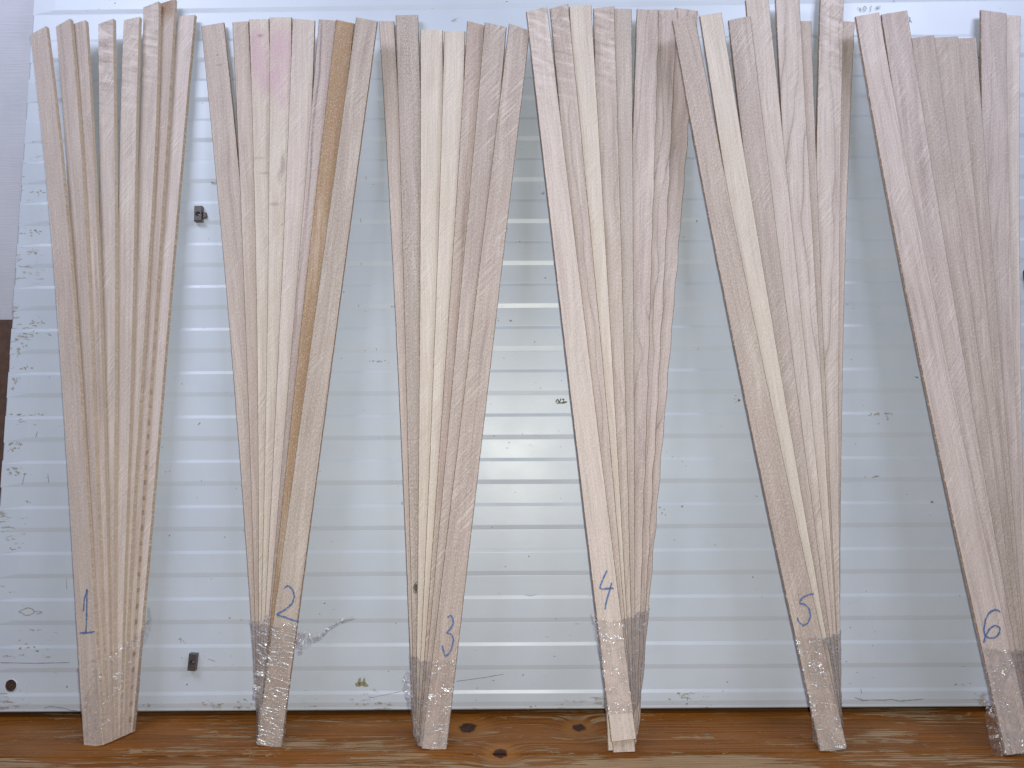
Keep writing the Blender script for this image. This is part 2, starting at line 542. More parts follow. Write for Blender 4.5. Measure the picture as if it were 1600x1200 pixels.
def rib(s_top, s_bot, name="rib", tilt=0.0, x0=None, x1=None):
    x0 = PX0 + 0.0005 if x0 is None else x0
    x1 = PX1 if x1 is None else x1
    prof = [(s_bot, -0.0012), (s_bot, 0.0002), (s_bot + BD * 0.08, RH * 0.05), (s_bot + BD * 0.92, RH * 0.96), (s_bot + BD, RH),
            (s_top - BV, RH), (s_top - BV * 0.92, RH * 0.96), (s_top - BV * 0.08, RH * 0.05), (s_top, 0.0002), (s_top, -0.0012)]
    nx = 48
    verts, faces = [], []
    for i in range(nx + 1):
        x = x0 + (x1 - x0) * i / nx
        for (s, n) in prof:
            d = 0.0006 * mnoise.noise((x * 5, s * 9, 1.0)) + tilt * (x - PX0)
            fade = min(1.0, (x - x0) / 0.004) if x0 == PX0 + 0.0005 else 1.0
            verts.append(pp(x, s + d, n * fade if n > 0 else n))
    k = len(prof)
    for i in range(nx):
        for j in range(k - 1):
            a = i * k + j
            faces.append((a, a + k, a + k + 1, a + 1))
    faces.append(tuple(range(k)))
    return mesh_obj(name, verts, faces, paint, panel)


for n in range(0, 16):
    st = S0 + PER * n + BV / 2
    sb = S0 + PER * n - 0.0465 - BD / 2
    if sb < 0.004:
        # lowest: the band stays a plain flat foot under the first bright step
        sb = None
    if sb is not None:
        rib(st, sb)
rib(S0 + BV / 2, 0.0075)
# head board of the panel: a slightly skewed rail
rl = panel_pt(60, 24)
rr_ = panel_pt(1300, 5)
s_l, s_r = rl.dot(PU), rr_.dot(PU)
tl = (s_r - s_l) / (rr_.x - rl.x)
rib(TOPS + 0.05, s_l - tl * (rl.x - PX0), "head_rail", tilt=tl)

# --- hardware on the panel
iron = simple("dull_dark_iron", (0.13, 0.115, 0.11), 0.42, 0.6, 500, 0.35)
black = simple("black_plastic", (0.012, 0.012, 0.014), 0.35)
rust = simple("rusty_hole_inside", (0.055, 0.030, 0.018), 0.85, 0, 350, 0.7, 0.001)
steel = simple("screw_steel", (0.30, 0.27, 0.25), 0.32, 0.9, 400, 0.3)


def on_panel(px, py, lift=RH):
    p = panel_pt(px, py, lift)
    return p, Matrix((Vector((1, 0, 0)), PU, PN)).transposed()


def block(px, py, w, hgt, depth, rot):
    """small iron turn-buckle: rounded block, countersunk hole with a screw in it"""
    p, Rm = on_panel(px, py, RH)
    rz = Matrix.Rotation(R(rot), 3, 'Z')
    bm = bmesh.new()
    nseg = 20
    hr = w * 0.33
    # front face with round hole: ring of rect points joined to circle
    rect, circ, deep = [], [], []
    for i in range(nseg):
        a = 2 * math.pi * i / nseg
        ca, sa = math.cos(a), math.sin(a)
        k = min((w / 2) / max(1e-6, abs(ca)), (hgt / 2) / max(1e-6, abs(sa)))
        rect.append((ca * k, sa * k))
        circ.append((ca * hr, sa * hr - hgt * 0.04))
        deep.append((ca * hr * 0.45, sa * hr * 0.45 - hgt * 0.04))
    # put true corners in
    for sx in (-1, 1):
        for sy in (-1, 1):
            j = min(range(nseg), key=lambda q: (rect[q][0] - sx * w / 2) ** 2 + (rect[q][1] - sy * hgt / 2) ** 2)
            rect[j] = (sx * w / 2, sy * hgt / 2)

    def ringv(pts, z, sc=1.0):
        out = []
        for (a, b) in pts:
            v = Rm @ (rz @ Vector((a * sc, b * sc, z))) + p
            out.append(bm.verts.new(v))
        return out
    rings = [ringv(rect, -0.0015), ringv(rect, depth - 0.0012), ringv(rect, depth, 0.93), ringv(circ, depth), ringv(deep, depth * 0.45)]
    for a, b in zip(rings[:-1], rings[1:]):
        for i in range(nseg):
            bm.faces.new((a[i], a[(i + 1) % nseg], b[(i + 1) % nseg], b[i]))
    bm.faces.new(rings[-1])
    me = bpy.data.meshes.new("iron_block")
    bm.to_mesh(me)
    bm.free()
    me.materials.append(iron)
    o = bpy.data.objects.new("iron_block", me)
    col.objects.link(o)
    o.parent = panel
    o.matrix_parent_inverse = Matrix.Translation(-world_loc(panel))
    # screw head: low dome with a slot
    verts, faces = [], []
    rr = hr * 0.62
    for j in range(4):
        f = j / 3
        for i in range(16):
            a = 2 * math.pi * i / 16
            q = Vector((math.cos(a) * rr * (1 - f * 0.92), math.sin(a) * rr * (1 - f * 0.92) - hgt * 0.04, depth * 0.5 + 0.002 * math.sin(f * math.pi / 2)))
            verts.append(Rm @ (rz @ q) + p)
    for j in range(3):
        for i in range(16):
            faces.append((j * 16 + i, j * 16 + (i + 1) % 16, (j + 1) * 16 + (i + 1) % 16, (j + 1) * 16 + i))
    faces.append(tuple(range(48, 64)))
    s_ = mesh_obj("screw", verts, faces, steel, o, smooth=True)
    return o


blk = block(312.5, 336, 0.0165, 0.034, 0.012, 1.0)
tag(blk, label="iron block higher up between strip bundles 1 and 2")
blk2 = block(303.5, 1032.5, 0.0155, 0.0335, 0.012, -4.0)
tag(blk2, label="shinier iron block low down with a screw in its hole")
# little catch sticking out beside the upper block
pc, Rm = on_panel(321.5, 338)
cv = []
for (a, b, n) in ((-.004, -.006, 0), (.003, -.005, 0), (.0045, .0, 0), (.002, .008, 0), (-.004, .009, 0)):
    for nn in (-0.001, 0.007):
        cv.append(Rm @ Vector((a * (1 if nn < 0 else .8), b * (1 if nn < 0 else .85), nn)) + pc)
cf = [(2 * i, (2 * i + 2) % 10, (2 * i + 3) % 10, 2 * i + 1) for i in range(5)] + [(1, 3, 5, 7, 9)]
mesh_obj("iron_catch", cv, cf, iron, panel)
# black knob at the right border, screw hole at the lower left
pk, Rm = on_panel(1606, 433)
kv, kf = [], []
for j, (rr, n) in enumerate(((.009, -.001), (.009, .010), (.0075, .013), (.003, .0135))):
    for i in range(20):
        a = 2 * math.pi * i / 20
        ex = math.copysign(abs(math.cos(a)) ** 0.5, math.cos(a))
        ey = math.copysign(abs(math.sin(a)) ** 0.5, math.sin(a))
        kv.append(Rm @ Vector((ex * rr, ey * rr * 2.0, n)) + pk)
for j in range(3):
    for i in range(20):
        kf.append((j * 20 + i, j * 20 + (i + 1) % 20, (j + 1) * 20 + (i + 1) % 20, (j + 1) * 20 + i))
kf.append(tuple(range(60, 80)))
mesh_obj("black_knob", kv, kf, black, panel)
ph_, Rm = on_panel(18, 1070.5, 0.0)
hv, hf = [], []
for j, (rr, n) in enumerate(((.0125, .0004), (.0112, .0021), (.0100, .0019), (.0088, .0008), (.0045, .0005))):
    for i in range(24):
        a = 2 * math.pi * i / 24
        q = rr * (1 + 0.07 * mnoise.noise((math.cos(a) * 2, math.sin(a) * 2, 3.0)))
        hv.append(Rm @ Vector((math.cos(a) * q, math.sin(a) * q * 1.05, n)) + ph_)
for j in range(4):
    for i in range(24):
        hf.append((j * 24 + i, j * 24 + (i + 1) % 24, (j + 1) * 24 + (i + 1) % 24, (j + 1) * 24 + i))
hf.append(tuple(range(96, 120)))
mesh_obj("screw_hole", hv, hf, [paint, rust], panel, fmat=[0] * 24 + [1] * 72 + [1])


# --- flat marks on the paint: chips, scratches, pencil
def ribbon(pts, width, lift, name, mat, parent, frame, jit=0.0):
    """flat stroke through points lying on a surface; frame = (right, up, normal)"""
    rt, up, nm = frame
    # resample finely
    P = []
    for a, b in zip(pts[:-1], pts[1:]):
        n = max(2, int((b - a).length / 0.0012))
        for i in range(n):
            P.append(a.lerp(b, i / n))
    P.append(pts[-1])
    if len(P) > 6:      # round the corners
        for _ in range(3):
            P = [P[0]] + [(P[i - 1] + P[i] * 2 + P[i + 1]) / 4 for i in range(1, len(P) - 1)] + [P[-1]]
    verts, faces, uvs = [], [], []
    L = 0
    for i, q in enumerate(P):
        d = (P[min(i + 1, len(P) - 1)] - P[max(i - 1, 0)]).normalized()
        sd = nm.cross(d).normalized()
        w = width * (0.8 + 0.45 * mnoise.noise((i * 0.31, len(P) * 0.7, 0.5)))
        if i == 0 or i == len(P) - 1:
            w *= 0.45
        j = sd * (jit * mnoise.noise((i * 0.2, 4.1, len(P))))
        verts += [q + sd * w / 2 + nm * lift + j, q - sd * w / 2 + nm * lift + j]
        if i:
            L2 = L + (P[i] - P[i - 1]).length
            faces.append((2 * i - 2, 2 * i - 1, 2 * i + 1, 2 * i))
            uvs.append([(0, L), (1, L), (1, L2), (0, L2)])
            L = L2
    return verts, faces, uvs


def join(parts):
    V, F, U = [], [], []
    for v, f, u in parts:
        o = len(V)
        V += v
        F += [tuple(i + o for i in q) for q in f]
        U += u
    return V, F, U


PFR = (Vector((1, 0, 0)), PU, PN)
grey_pencil = simple("dark_pencil", (0.17, 0.17, 0.18), 0.7)
olive = simple("dark_olive_smear", (0.12, 0.115, 0.085), 0.7)
chipm = simple("bare_chip", (0.36, 0.34, 0.28), 0.8, 0, 500, 0.4)
dkm = simple("dark_scuff", (0.15, 0.145, 0.15), 0.7)


def surf(px, py):
    # sits on rib or sheet, whichever is there
    s = panel_pt(px, py).dot(PU)
    f = ((s - S0 - BV / 2) / PER) % 1.0
    top = s > s_l - 0.02
    lift = RH if (f > 1 - (0.0465 + BV) / PER or top) else 0.0
    return panel_pt(px, py, lift)


def px_strokes(strokes, zx, zy, sc_, width, mat, name, label=None):
    if label is None and len(strokes) > 1:
        for st in strokes:
            px_strokes([st], zx, zy, sc_, width, mat, name)
        return None
    parts = []
    for st in strokes:
        parts.append(ribbon([surf(zx + a / sc_, zy + b / sc_) for a, b in st], width, 0.0005, name, mat, panel, PFR))
    V, F, U = join(parts)
    o = mesh_obj(name, V, F, mat, panel, uvs=U)
    if label:
        o['label'] = label
    return o


px_strokes([[(375, 52), (392, 62), (402, 88)], [(400, 55), (396, 78)], [(415, 62), (428, 44), (440, 58), (436, 80), (420, 80), (415, 62)],
            [(476, 40), (470, 88)], [(508, 62), (520, 44), (526, 58), (512, 68), (545, 58)], [(530, 48), (545, 44)]],
           1260, 0, 4.706, 0.0014, grey_pencil, "pencil_writing", "small pencilled figures near the top right")
px_strokes([[(748, 115), (760, 140), (756, 165)], [(768, 128), (756, 142), (776, 170)], [(640, 0), (648, 14)]], 1260, 0, 4.706, 0.0015, grey_pencil, "pencil_mark")
px_strokes([[(205, 86), (213, 70), (222, 88), (229, 68)], [(234, 73), (246, 70), (238, 86), (258, 84)], [(208, 90), (250, 88)]],
           800, 600, 3.0, 0.0032, olive, "smeared_mark", "small dark smeared letters in the middle of the panel")
px_strokes([[(565, 700), (520, 716), (480, 722)], [(888, 650), (760, 672), (610, 692)]], 550, 880, 3.75, 0.0011, dkm, "scratch")
px_strokes([[(320, 742), (220, 765), (100, 790)]], 550, 880, 3.75, 0.0007, dkm, "scratch")
px_strokes([[(1013, 185), (1050, 192), (1085, 180)]], 550, 880, 3.75, 0.001, simple("blue_scribble", (0.25, 0.33, 0.42), 0.7), "blue_scribble")
px_strokes([[(20, 785), (60, 803), (135, 800), (190, 802), (235, 797), (285, 808), (330, 803), (420, 796)]], 1330, 880, 3.75, 0.0012, dkm, "paint_crack")
px_strokes([[(55, 735), (62, 765)], [(52, 788), (64, 803)]], 1330, 880, 3.75, 0.0012, dkm, "scuff")
px_strokes([[(260, 850), (290, 838), (370, 848), (420, 862), (465, 866)], [(0, 582), (200, 586), (410, 582)]], 0, 880, 3.75, 0.0011, dkm, "paint_crack")
px_strokes([[(388, 90), (392, 150)], [(1063, 550), (1070, 560)], [(1218, 560), (1262, 575)]], 0, 880, 3.75, 0.0009, dkm, "scuff")
px_strokes([[(225, 420), (228, 462)], [(168, 250), (176, 222)], [(105, 470), (118, 415)]], 0, 600, 3.0, 0.0009, dkm, "scuff")
px_strokes([[(777, 100), (777, 116)], [(754, 290), (752, 306)], [(756, 488), (753, 496)], [(822, 868), (824, 878)], [(745, 672), (742, 686)]], 300, 240, 2.856, 0.0010, dkm, "scuff")


def blob(px, py, rx, ry, seed, rough=0.5):
    c = surf(px, py)
    verts, faces = [c + PN * 0.0004], []
    n = 18
    for i in range(n):
        a = 2 * math.pi * i / n
        r = 1 + rough * mnoise.noise((math.cos(a) * 1.9 + seed * 3.1, math.sin(a) * 1.9, seed)) + 0.25 * mnoise.noise((a * 3, seed, 1))
        m = 1.26e-3
        verts.append(c + Vector((1, 0, 0)) * (math.cos(a) * rx * r * m) + PU * (math.sin(a) * ry * r * m) + PN * 0.0004)
    for i in range(n):
        faces.append((0, 1 + i, 1 + (i + 1) % n))
    return verts, faces, [[(0, 0)] * 3] * n


def blobs(lst, mat, name, label=None):
    parts = []
    for i, b in enumerate(lst):
        parts.append(blob(*b, seed=i * 1.7 + len(lst)))
    V, F, U = join(parts)
    o = mesh_obj(name, V, F, mat, panel)
    tag(o, label, kind='stuff')
    return o


chips = []
rng = random.Random(3)
# (px, py, spread x, spread y, count) clusters of flaked paint
for (cx, cy, sx, sy, n) in ((58, 300, 12, 3, 7), (45, 363, 16, 5, 10), (50, 395, 8, 5, 6), (60, 505, 16, 8, 12), (45, 520, 18, 5, 8),
                            (30, 545, 10, 12, 12), (36, 575, 18, 3, 12), (24, 600, 7, 10, 9), (28, 648, 12, 2, 7), (64, 647, 6, 1.5, 4),
                            (30, 693, 20, 3, 12), (20, 702, 9, 6, 8), (24, 735, 14, 7, 16), (42, 784, 7, 1.5, 4), (22, 857, 8, 1.5, 5),
                            (45, 1012, 20, 6, 9), (20, 1025, 16, 3, 8), (12, 1095, 8, 4, 6), (336, 1100, 16, 5, 14), (370, 1105, 8, 2, 6),
                            (230, 1102, 10, 3, 6), (285, 1002, 5, 5, 6), (840, 1103, 14, 3, 4), (1062, 1088, 10, 4, 6), (1074, 1096, 5, 5, 5),
                            (588, 1099, 20, 3, 9), (1035, 800, 8, 6, 5), (1380, 647, 16, 4, 14), (1150, 625, 12, 6, 8), (330, 285, 12, 2, 7),
                            (590, 565, 12, 3, 7), (1356, 745, 14, 2, 5), (1495, 1070, 18, 2, 5), (1455, 785, 4, 3, 3), (620, 478, 14, 2, 5),
                            (850, 302, 4, 1.5, 3), (797, 500, 3, 2, 3), (380, 1095, 10, 5, 6), (55, 985, 18, 2, 5), (712, 30, 8, 2, 4)):
    for k in range(n):
        big = rng.random()
        chips.append((cx + rng.gauss(0, 0.55) * sx, cy + rng.gauss(0, 0.6) * sy, 0.8 + 2.6 * big * big, 0.5 + 0.9 * rng.random()))
blobs(chips, chipm, "paint_chips", "scattered chips of flaked white paint")
blobs([(565, 1068, 9, 3.5), (562, 1066, 2.5, 6), (569, 1064, 2.0, 5.5), (571, 1071, 5, 2), (560, 1071, 5, 2)],
      simple("olive_chip", (0.30, 0.28, 0.17), 0.8, 0, 300, 0.3), "star_chip", "star shaped olive chip near the foot")
# oval of bare paint with a rim near the figure 1
px_strokes([[(110, 285), (135, 270), (165, 260), (190, 268), (205, 285), (180, 302), (150, 306), (130, 292), (110, 285)], [(205, 284), (228, 280), (250, 288), (215, 298)]],
           0, 880, 3.75, 0.0022, chipm, "paint_flake")
specks = [(rng.uniform(60, 1560), rng.uniform(130, 1100), 0.5 + 0.9 * rng.random() ** 2, 0.5 + 0.8 * rng.random() ** 2) for _ in range(170)]
blobs(specks, dkm, "dirt_specks", "tiny dark specks over the paint")


# ------------------------------------------------------------------ the bundles of strips
def make_strip(bundle, org, spec, k, nlay):
    t = spec.get('t', bundle['t'])
    layer = nlay - 1 - k                        # 0 = at the back, touching the panel
    yb = bundle['yb']
    a0 = Vector((0, -yb, 0))
    ztop = 1.40
    a1 = Vector((0, TT * ztop - RH / math.cos(TH) - 0.003 - bundle.get('gap', 0.0), ztop))
    up = (a1 - a0).normalized()
    n = Vector((1, 0, 0)).cross(up).normalized()
    if n.y > 0:
        n = -n
    off = t * (layer + 1) + spec.get('lift', 0.0)
    p0 = a0 + n * off
    side = spec.get('side', bundle['side'])
    pts = [hit(px, py, p0, n) for px, py in spec['edge']]
    # run the lower end on to its foot
    zb = spec.get('zb', ZF + 0.0025)
    d = (pts[-1] - pts[-2])
    if spec.get('run', True):
        pts[-1] = pts[-2] + d * ((zb - pts[-2].z) / d.z)
    pts = pts[::-1]                               # bottom to top
    # arc length and dense stations (Catmull-Rom like smoothing via cubic interp)
    seg = [0.0]
    for a, b in zip(pts[:-1], pts[1:]):
        seg.append(seg[-1] + (b - a).length)
    Lg = seg[-1]
    N = 110
    S = np.linspace(0, Lg, N + 1)
    # a gentle bow through the points (all lie in one plane)
    deg = spec.get('deg', 2)
    wts = [3.0] + [1.0] * (len(pts) - 2) + [3.0]
    P = np.array([np.polyval(np.polyfit(seg, [p[i] for p in pts], deg, w=wts), S) for i in range(3)]).T
    pts[-1] = Vector(P[-1])
    pts[-2] = Vector(P[-5])
    if 'w' in spec:
        w = spec['w']
    else:
        e0 = spec['edge'][0]
        other = hit(spec['ox'], spec.get('oy', e0[1]), p0, n)
        w = abs((other - pts[-1]).dot(Vector((1, 0, 0)))) / 1.0
        dirn = (pts[-1] - pts[-2]).normalized()
        w *= abs(dirn.dot(up))
    yaw = R(spec.get('yaw', bundle.get('yaw', 0.0)) + 3.5 * math.sin(spec['seed'] * 2.7))
    sgn = 1 if side == 'L' else -1                # L: given edge is the left one, strip runs right
    slant = spec.get('slant', 0.0)                # top cut, metres from left to right
    sp_t = t
    t = spec.get('th', bundle.get('th', sp_t))
    wav, wl = spec.get('wavy', (0.0, 0.06))
    C = spec.get('arris', bundle.get('arris', 0.0012))
    rings = []
    frames = []
    sd = spec['seed']
    for i in range(N + 1):
        p = Vector(P[i])
        dv = Vector(P[min(i + 1, N)] - P[max(i - 1, 0)]).normalized()
        wd = dv.cross(n).normalized()
        if wd.x < 0:
            wd = -wd
        nn = n.copy()
        if yaw:
            rm = Matrix.Rotation(yaw, 3, dv)
            wd = rm @ wd
            nn = rm @ nn
        s = S[i]
        e1 = 0.0005 * mnoise.noise((s * 60, sd * 1.3, 0)) + 0.00035 * mnoise.noise((s * 190, sd, 1)) + wav * 0.4 * math.sin(s * 2 * math.pi / wl + sd) * (0.6 + mnoise.noise((s * 9, sd, 2)))
        e2 = 0.0005 * mnoise.noise((s * 60, sd * 1.3, 9)) + 0.00035 * mnoise.noise((s * 190, sd, 3)) + wav * math.sin(s * 2 * math.pi / wl * 0.83 + sd * 2) * (0.6 + mnoise.noise((s * 9, sd, 5)))
        lo = p + wd * (e1 if sgn > 0 else -w + e1)
        hi = p + wd * (w + e2 if sgn > 0 else e2)
        tl_, th_ = Vector((0, 0, 0)), Vector((0, 0, 0))
        if i == N:
            tl_ = dv * (-slant / 2)
            th_ = dv * (slant / 2)
        bow = nn * (0.0007 * mnoise.noise((s * 2.2, sd * 2.0, 7)))
        lo = lo + bow
        hi = hi + bow
        ring = [lo + wd * C + tl_, hi - wd * C + th_, hi - nn * C + th_, hi - nn * (t * .93 - C) + th_,
                hi - nn * t * .93 - wd * C + th_, lo - nn * t * .93 + wd * C + tl_, lo - nn * (t * .93 - C) + tl_, lo - nn * C + tl_]
        rings.append(ring)
        frames.append((s, lo, hi, nn, wd, dv))
    # across-strip UV running round the section
    uu = [0, w, w + C, w + t - C, w + t, 2 * w + t, 2 * w + t + C, 2 * w + 2 * t]
    uu2 = uu[1:] + [2 * w + 2 * t + C]
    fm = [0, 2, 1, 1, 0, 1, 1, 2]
    verts, faces, uvs, fmat = [], [], [], []
    for r in rings:
        verts += r
    for i in range(N):
        for j in range(8):
            j2 = (j + 1) % 8
            faces.append((i * 8 + j, i * 8 + j2, (i + 1) * 8 + j2, (i + 1) * 8 + j))
            uvs.append([(uu[j], S[i]), (uu2[j], S[i]), (uu2[j], S[i + 1]), (uu[j], S[i + 1])])
            fmat.append(fm[j])
    faces.append(tuple(range(7, -1, -1)))
    uvs.append([(0.01 * j, 0) for j in range(8)])
    fmat.append(1)
    faces.append(tuple(N * 8 + j for j in range(8)))
    uvs.append([(0.01 * j, Lg) for j in range(8)])
    fmat.append(1)
    wk = dict(spec.get('wood', {}))
    wk.setdefault('length', Lg)
    m = wood(sd, **wk)
    me_ = edge_wood(sd, **dict({'base': bundle['edge']} if 'edge' in bundle else {}, **spec.get('edgew', {})))
    mar = edge_wood(sd + 0.5, base=bundle.get('arrisc', (0.20, 0.14, 0.105)), bars=0.8)  # default tone: rough sawn corner, darkened further to paint the shade between strips
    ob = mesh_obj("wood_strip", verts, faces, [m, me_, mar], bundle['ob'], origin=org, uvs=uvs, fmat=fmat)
    if spec.get('label'):
        ob['label'] = spec['label']
    return ob, frames, t, w


def corners_at(frames, t, z):
    lo = [f[1] for f in frames]
    zs = np.array([v.z for v in lo])
    if z <= zs[0]:
        i, q = 0, 0.0
    else:
        i = int(min(np.searchsorted(zs, z) - 1, len(zs) - 2))
        q = (z - zs[i]) / max(1e-6, zs[i + 1] - zs[i])
        q = min(max(q, 0), 1)
    a = frames[i]
    b = frames[i + 1]
    L_ = a[1].lerp(b[1], q)
    H_ = a[2].lerp(b[2], q)
    nn = a[3]
    out = []
    for c in (L_, H_):
        out.append((c.x, c.y))
        c2 = c - nn * t
        out.append((c2.x, c2.y))
    return out


def hull(pts):
    pts = sorted(set(pts))

    def half(ps):
        h = []
        for p in ps:
            while len(h) >= 2 and (h[-1][0] - h[-2][0]) * (p[1] - h[-2][1]) - (h[-1][1] - h[-2][1]) * (p[0] - h[-2][0]) <= 0:
                h.pop()
            h.append(p)
        return h
    lo = half(pts)
    up = half(pts[::-1])
    return lo[:-1] + up[:-1]


def film_material(seed, milk=0.10, wrinkle=(90, 240), sparkle=0.35, cover=0.46, top=9.0):
    t = NT("clear_stretch_film")
    uv = t.n('ShaderNodeUVMap').outputs[0]
    s = t.n('ShaderNodeSeparateXYZ', {0: uv})
    u = t.math('ADD', s.outputs[0], seed * 1.3)
    v = s.outputs[1]
    wv = t.math('ADD', v, t.math('MULTIPLY', u, 0.25))
    a = t.noise(t.comb(t.math('MULTIPLY', u, wrinkle[0]), t.math('MULTIPLY', wv, wrinkle[1])), 1, 2, 0.5, 0.7)
    b = t.noise(t.comb(t.math('MULTIPLY', u, 45), t.math('MULTIPLY', wv, 40), 3), 1, 3, 0.6, 0.8)
    hgt = t.math('ADD', t.math('MULTIPLY', a, 0.6), b)
    nrm = t.bump(hgt, 0.0036, 1.0)
    tr = t.n('ShaderNodeBsdfTransparent', {'Color': (0.985, 0.978, 0.985)}).outputs[0]
    gl = t.n('ShaderNodeBsdfGlossy', {'Color': (1, 1, 1), 'Roughness': 0.10, 'Normal': nrm}).outputs[0]
    df = t.n('ShaderNodeBsdfDiffuse', {'Color': (0.74, 0.70, 0.74), 'Normal': nrm}).outputs[0]
    crease = t.ramp(t.math('ABSOLUTE', t.math('SUBTRACT', b, 0.5)), 0.03, 0.0)
    mlk = t.math('ADD', milk * 0.6, t.math('MULTIPLY', crease, 0.10))
    m1 = t.n('ShaderNodeMixShader', {0: mlk, 1: tr, 2: df}).outputs[0]
    fr = t.n('ShaderNodeFresnel', {'IOR': 1.35}).outputs[0]
    gate = t.ramp(t.noise(t.comb(t.math('MULTIPLY', u, 50), t.math('MULTIPLY', v, 38), 6), 1, 2), cover, cover + 0.16)
    rim = t.math('MULTIPLY', t.ramp(v, top - 0.016, top - 0.004), t.ramp(b, 0.42, 0.55))
    gate = t.math('MAXIMUM', gate, t.math('MULTIPLY', rim, 0.9))
    fac = t.math('ADD', t.math('MULTIPLY', fr, 0.35), t.math('MULTIPLY', gate, 0.02 + sparkle * 0.10), clamp=True)
    m2 = t.n('ShaderNodeMixShader', {0: fac, 1: m1, 2: gl}).outputs[0]
    line = t.ramp(t.math('ABSOLUTE', t.math('SUBTRACT', a, 0.5)), 0.040, 0.006)
    gl2 = t.n('ShaderNodeBsdfGlossy', {'Color': (1, 1, 1), 'Roughness': 0.34, 'Normal': t.bump(t.math('ADD', b, t.math('MULTIPLY', a, 0.3)), 0.016, 1.0)}).outputs[0]
    lf = t.math('MULTIPLY', t.math('MULTIPLY', line, gate), min(0.9, 0.25 + sparkle * 0.9), clamp=True)
    gl2 = t.n('ShaderNodeMixShader', {0: 0.38, 1: gl2, 2: t.n('ShaderNodeBsdfDiffuse', {'Color': (0.9, 0.89, 0.9)}).outputs[0]}).outputs[0]
    m3 = t.n('ShaderNodeMixShader', {0: lf, 1: m2, 2: gl2}).outputs[0]
    return t.done(m3)


def make_film(bundle, org, strips, z0, z1, seed, slope=0.0, **kw):
    """stretch film wound tightly round the foot of a bundle"""
    M, J = 96, 34
    rows = []
    per = None
    for j in range(J + 1):
        z = z0 + (z1 - z0) * j / J
        pts = []
        for ob, fr, t, w in strips:
            if fr[0][1].z < z + 0.02:
                pts += corners_at(fr, t, z)
        hl = hull(pts)
        cx = sum(p[0] for p in hl) / len(hl)
        cy = sum(p[1] for p in hl) / len(hl)
        # perimeter walk, starting behind
        st = max(range(len(hl)), key=lambda i: hl[i][1])
        hl = hl[st:] + hl[:st]
        cl = hl + [hl[0]]
        acc = [0.0]
        for a, b in zip(cl[:-1], cl[1:]):
            acc.append(acc[-1] + math.hypot(b[0] - a[0], b[1] - a[1]))
        row = []
        for i in range(M):
            d = acc[-1] * i / M
            k = max(q for q in range(len(acc) - 1) if acc[q] <= d + 1e-9)
            f = (d - acc[k]) / max(1e-9, acc[k + 1] - acc[k])
            x = cl[k][0] + (cl[k + 1][0] - cl[k][0]) * f
            y = cl[k][1] + (cl[k + 1][1] - cl[k][1]) * f
            vx, vy = x - cx, y - cy
            ln = math.hypot(vx, vy) or 1
            q = 0.0012 + 0.0010 * mnoise.noise((i * 0.35, j * 0.9, seed)) + 0.0012 * max(0, mnoise.noise((i * 0.11, j * 0.4, seed + 5)))
            if j == J:
                q += 0.0015
            fz = z
            if j >= J - 4:       # uneven upper border
                fz += (j - J + 4) / 4 * (0.010 * mnoise.noise((i * 0.18, seed, 1.0)) + 0.005 * mnoise.noise((i * 0.6, seed, 4.0)))
            fz += slope * (x - cx) * (j / J)
            row.append((Vector((x + vx / ln * q, y + vy / ln * q, fz)), d))
        rows.append(row)
    verts = [p for r in rows for p, d in r]
    faces, uvs = [], []
    for j in range(J):
        for i in range(M):
            i2 = (i + 1) % M
            faces.append((j * M + i, j * M + i2, (j + 1) * M + i2, (j + 1) * M + i))
            ua, ub = rows[j][i][1], rows[j][i2][1] if i2 else rows[j][i][1] + 0.003
            va = z0 + (z1 - z0) * j / J
            vb = z0 + (z1 - z0) * (j + 1) / J
            uvs.append([(ua, va), (ub, va), (ub, vb), (ua, vb)])
    m = film_material(seed, top=z1, **kw)
    return mesh_obj("plastic_film", verts, faces, m, bundle['ob'], origin=org, uvs=uvs, smooth=True), m


def film_tail(bundle, org, m, pix, y_off, seed, name="film_tail"):
    """loose twist of film standing off the bundle: a crumpled ribbon along pixels (px, py, half width px)"""
    n0 = Vector((0, -1, 0))
    verts, faces, uvs = [], [], []
    P = []
    for (a, b) in zip(pix[:-1], pix[1:]):
        for i in range(8):
            f = i / 8
            P.append(tuple(a[q] + (b[q] - a[q]) * f for q in range(3)))
    P.append(pix[-1])
    K = 5
    for i, (px, py, hw) in enumerate(P):
        q0 = P[max(i - 1, 0)]
        q1 = P[min(i + 1, len(P) - 1)]
        dx, dy = q1[0] - q0[0], q1[1] - q0[1]
        ln = math.hypot(dx, dy) or 1
        sx, sy = -dy / ln, dx / ln
        for k in range(K):
            f = (k / (K - 1) - 0.5) * 2
            jit = 1 + 0.5 * mnoise.noise((i * 0.5, k, seed))
            x = px + sx * hw * f * jit
            y = py + sy * hw * f * jit
            dep = y_off + 0.006 * mnoise.noise((i * 0.45, k * 0.9, seed + 3))
            verts.append(hit(x, y, (0, -dep, 0), n0))
    for i in range(len(P) - 1):
        for k in range(K - 1):
            a = i * K + k
            faces.append((a, a + 1, a + K + 1, a + K))
            uvs.append([(k * .004, i * .004), (k * .004 + .004, i * .004), (k * .004 + .004, i * .004 + .004), (k * .004, i * .004 + .004)])
    return mesh_obj(name, verts, faces, m, bundle['ob'], origin=org, uvs=uvs)


